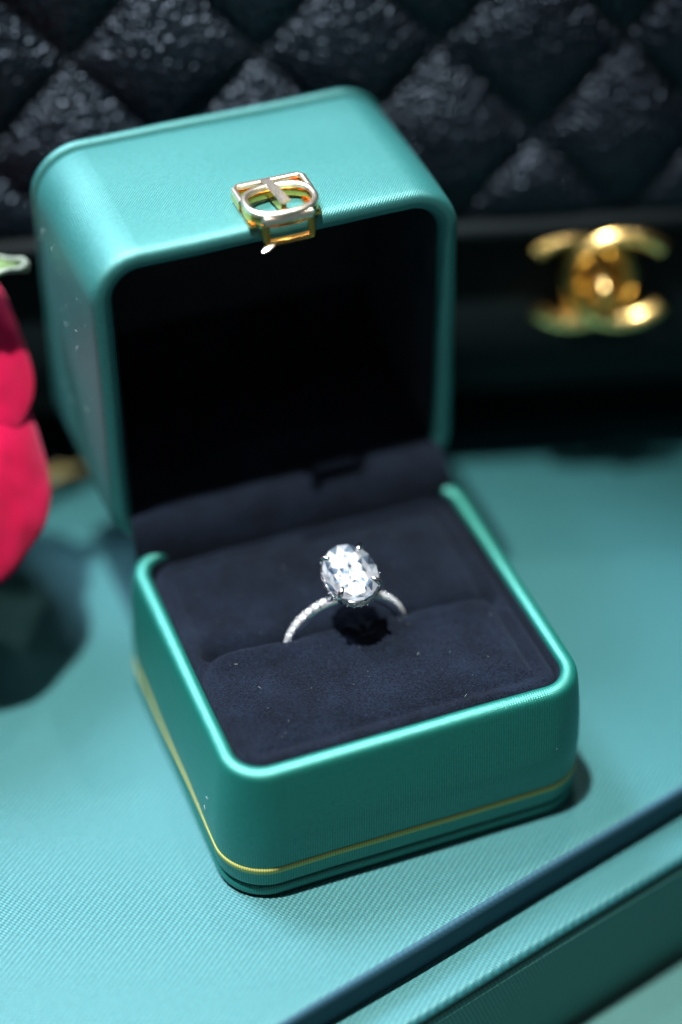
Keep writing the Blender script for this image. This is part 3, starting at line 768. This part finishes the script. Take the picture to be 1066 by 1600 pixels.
# ------------------------------------------------------------------ red rose at the left edge
def petal_mesh(r, ang, half, z0, z1, lean, curl, seed, nu=34, nv=30):
    """broad rounded petal wrapped on an egg-shaped heart: a disc mapped to the bud's surface, its lip rolled outward"""
    V = []
    for j in range(nv + 1):
        for i in range(nu + 1):
            a, b = -1 + 2 * i / nu, -1 + 2 * j / nv
            u = a * math.sqrt(max(0, 1 - b * b / 2)); v = b * math.sqrt(max(0, 1 - a * a / 2))   # square to disc
            s = (v + 1) / 2
            hw_ = half * (0.55 + 0.45 * min(1, s * 1.6))
            th_ = ang + u * hw_
            z = z0 + (z1 - z0) * s
            rad = r * math.sin(math.pi * (0.16 + 0.44 * s)) ** 0.7 * (1 + lean * s)
            e = math.hypot(u, v); lip = max(0, e - 0.78) / 0.22 if v > -0.3 else 0
            rad += curl * lip * lip * 2.6; z -= curl * lip * lip * 1.2 * max(0, v)
            q = noise.noise(Vector((math.cos(th_) * 1.4 + seed, math.sin(th_) * 1.4, s * 1.8)))
            q2 = noise.noise(Vector((u * 3 + seed, v * 3, 4)))
            rad += q * 1.8 * s + q2 * 0.5; z += q * 1.5 * s
            V.append((rad * math.cos(th_), rad * math.sin(th_), z))
    F = []
    for j in range(nv):
        for i in range(nu): c0 = j * (nu + 1) + i; F.append((c0, c0 + 1, c0 + nu + 2, c0 + nu + 1))
    return V, F
def build_rose():
    Cn = Vector((-82, 72, 2))
    root = empty('rose', Cn * S, 'deep red velvety rose beside the left wall of the ring box lid', 'rose')
    mt = Matrix.Translation(Cn * S) @ Matrix.Rotation(R(4), 4, 'Y') @ Matrix.Rotation(R(8), 4, 'X')
    k = 0
    # outer petals first: (radius, facing angle, half-width, base, tip, lean, lip curl)
    spec = [(28.0, -28, 0.95, 0, 50, 0.04, 1.2), (27.0, 60, 0.95, 0, 52, 0.03, 1.0), (27.5, -110, 0.95, 0, 52, 0.03, 1.0), (27, 150, 0.95, 0, 52, 0.03, 1.0), (27, 215, 0.9, 0, 50, 0.03, 1.0),
            (25.0, 12, 1.0, 6, 68, 0.0, 0.9), (24.0, -70, 1.0, 8, 72, -0.02, 0.9), (24, 100, 1.0, 8, 70, 0, 0.9), (24, 185, 1.0, 8, 70, 0, 0.9), (24, 250, 0.9, 8, 70, 0, 0.9),
            (18.5, -30, 1.1, 14, 80, -0.1, 0.8), (18.5, 50, 1.1, 14, 79, -0.1, 0.8), (18, 150, 1.2, 14, 79, -0.1, 0.8), (18, 235, 1.1, 14, 78, -0.1, 0.8),
            (12.5, 10, 1.3, 20, 82, -0.2, 0.5), (12.5, 130, 1.3, 20, 82, -0.2, 0.5), (12, 250, 1.3, 20, 82, -0.2, 0.5), (7, 60, 1.7, 24, 82, -0.25, 0.3), (7, 240, 1.7, 24, 82, -0.25, 0.3)]
    for (r, an, hf, z0, z1, le, cu) in spec:
        V, F = petal_mesh(r, R(an), hf, z0, z1, le, cu, k * 1.7); k += 1
        o = mk('petal', V, F, 'petal', root, mtx=mt)
        md = o.modifiers.new('thickness', 'SOLIDIFY'); md.thickness = 0.09; md.offset = 0
        md2 = o.modifiers.new('soft', 'SUBSURF'); md2.levels = 1; md2.render_levels = 1
    # outer petals that roll back and show their upper face
    def lobe(c, nrm, up, a, b, bulge, seed):
        nn = Vector(nrm).normalized(); uu = Vector(up); uu = (uu - nn * uu.dot(nn)).normalized(); rr = uu.cross(nn)
        V = []; F = []; nu = 34
        for j in range(nu + 1):
            for i in range(nu + 1):
                x, y = -1 + 2 * i / nu, -1 + 2 * j / nu
                u = x * math.sqrt(max(0, 1 - y * y / 2)); v = y * math.sqrt(max(0, 1 - x * x / 2)); e = math.hypot(u, v)
                sc_ = 1 + 0.07 * noise.noise(Vector((u * 1.5 + seed, v * 1.5, 0))) * e
                hgt = bulge * math.sqrt(max(0.0, 1 - 0.94 * e * e)) - 1.5 * max(0, 0.3 - abs(u + 0.15)) * (0.5 + v) + 1.6 * noise.noise(Vector((u * 1.3 + seed, v * 1.3, 5))) + 0.35 * noise.noise(Vector((u * 5 + seed, v * 5, 9)))
                p = Vector(c) + rr * (a * u * sc_) + uu * (b * v * sc_) + nn * hgt
                V.append(tuple(p))
        for j in range(nu):
            for i in range(nu): c0 = j * (nu + 1) + i; F.append((c0, c0 + 1, c0 + nu + 2, c0 + nu + 1))
        o = mk('petal', V, F, 'petal', root); md = o.modifiers.new('thickness', 'SOLIDIFY'); md.thickness = 0.09; md.offset = -1
        md2 = o.modifiers.new('soft', 'SUBSURF'); md2.levels = 1; md2.render_levels = 1
    lobe((-56, 47, 44), (0.28, -0.62, 0.72), (0.1, 0.3, 1), 17.5, 23, 7, 1)
    lobe((-54.5, 58, 58), (0.25, -0.66, 0.70), (-0.15, 0.3, 1), 17, 21, 5, 4)
    lobe((-62, 70, 40), (0.75, 0.1, 0.6), (0.0, 0.3, 1), 18, 24, 7, 8)
    lobe((-86, 60, 40), (-0.5, -0.75, 0.5), (0, 0.2, 1), 20, 26, 7, 12)
    # leaves
    def leaf(L_, W_, m_, mat, droop=8, parent=root, name='leaf', rim=None):
        V = []; F = []; nl, nw = 24, 10
        for j in range(nl + 1):
            s = j / nl; ww = W_ * math.sin(math.pi * min(1, s * 0.93 + 0.05)) ** 0.8 * (1 + 0.06 * math.sin(s * 55))
            for i in range(nw + 1):
                t = -1 + 2 * i / nw; V.append((ww * t, L_ * s, -droop * s * s + 1.6 * abs(t) + 0.4 * math.sin(s * 30 + 2 * abs(t)) * abs(t)))
        for j in range(nl):
            for i in range(nw): c0 = j * (nw + 1) + i; F.append((c0, c0 + 1, c0 + nw + 2, c0 + nw + 1))
        o = mk(name, V, F, mat, parent, mtx=m_); md = o.modifiers.new('thickness', 'SOLIDIFY'); md.thickness = 0.06
        if rim:
            edge = [V[j * (nw + 1)] for j in range(nl + 1)] + [V[j * (nw + 1) + nw] for j in range(nl, -1, -1)]
            mk('leaf_edge', *tube(edge, 0.45, 6), rim, o, mtx=m_)
        return o
    # leaf whose tip shows above the rose at the frame's left edge
    leaf(30, 5, Matrix.Translation(Vector((-65, 55, 71)) * S) @ Matrix.Rotation(R(-75), 4, 'Z') @ Matrix.Rotation(R(8), 4, 'X'), 'leaf', rim='leaf_fuzz')
    # yellowing leaf lying on the case behind the rose, its tip showing by the lid
    leaf(23, 1.7, Matrix.Translation(Vector((-48, 80, 4)) * S) @ Matrix.Rotation(R(-82), 4, 'Z') @ Matrix.Rotation(R(6), 4, 'X'), 'leaf_yellow', droop=3)
    st = smooth_path([(-60, 60, 8), (-75, 70, 5), (-100, 90, 3.2), (-140, 110, 3.2)], 6)
    mk('stem', *tube(st, 2.2, 10), 'leaf', root)
build_rose()
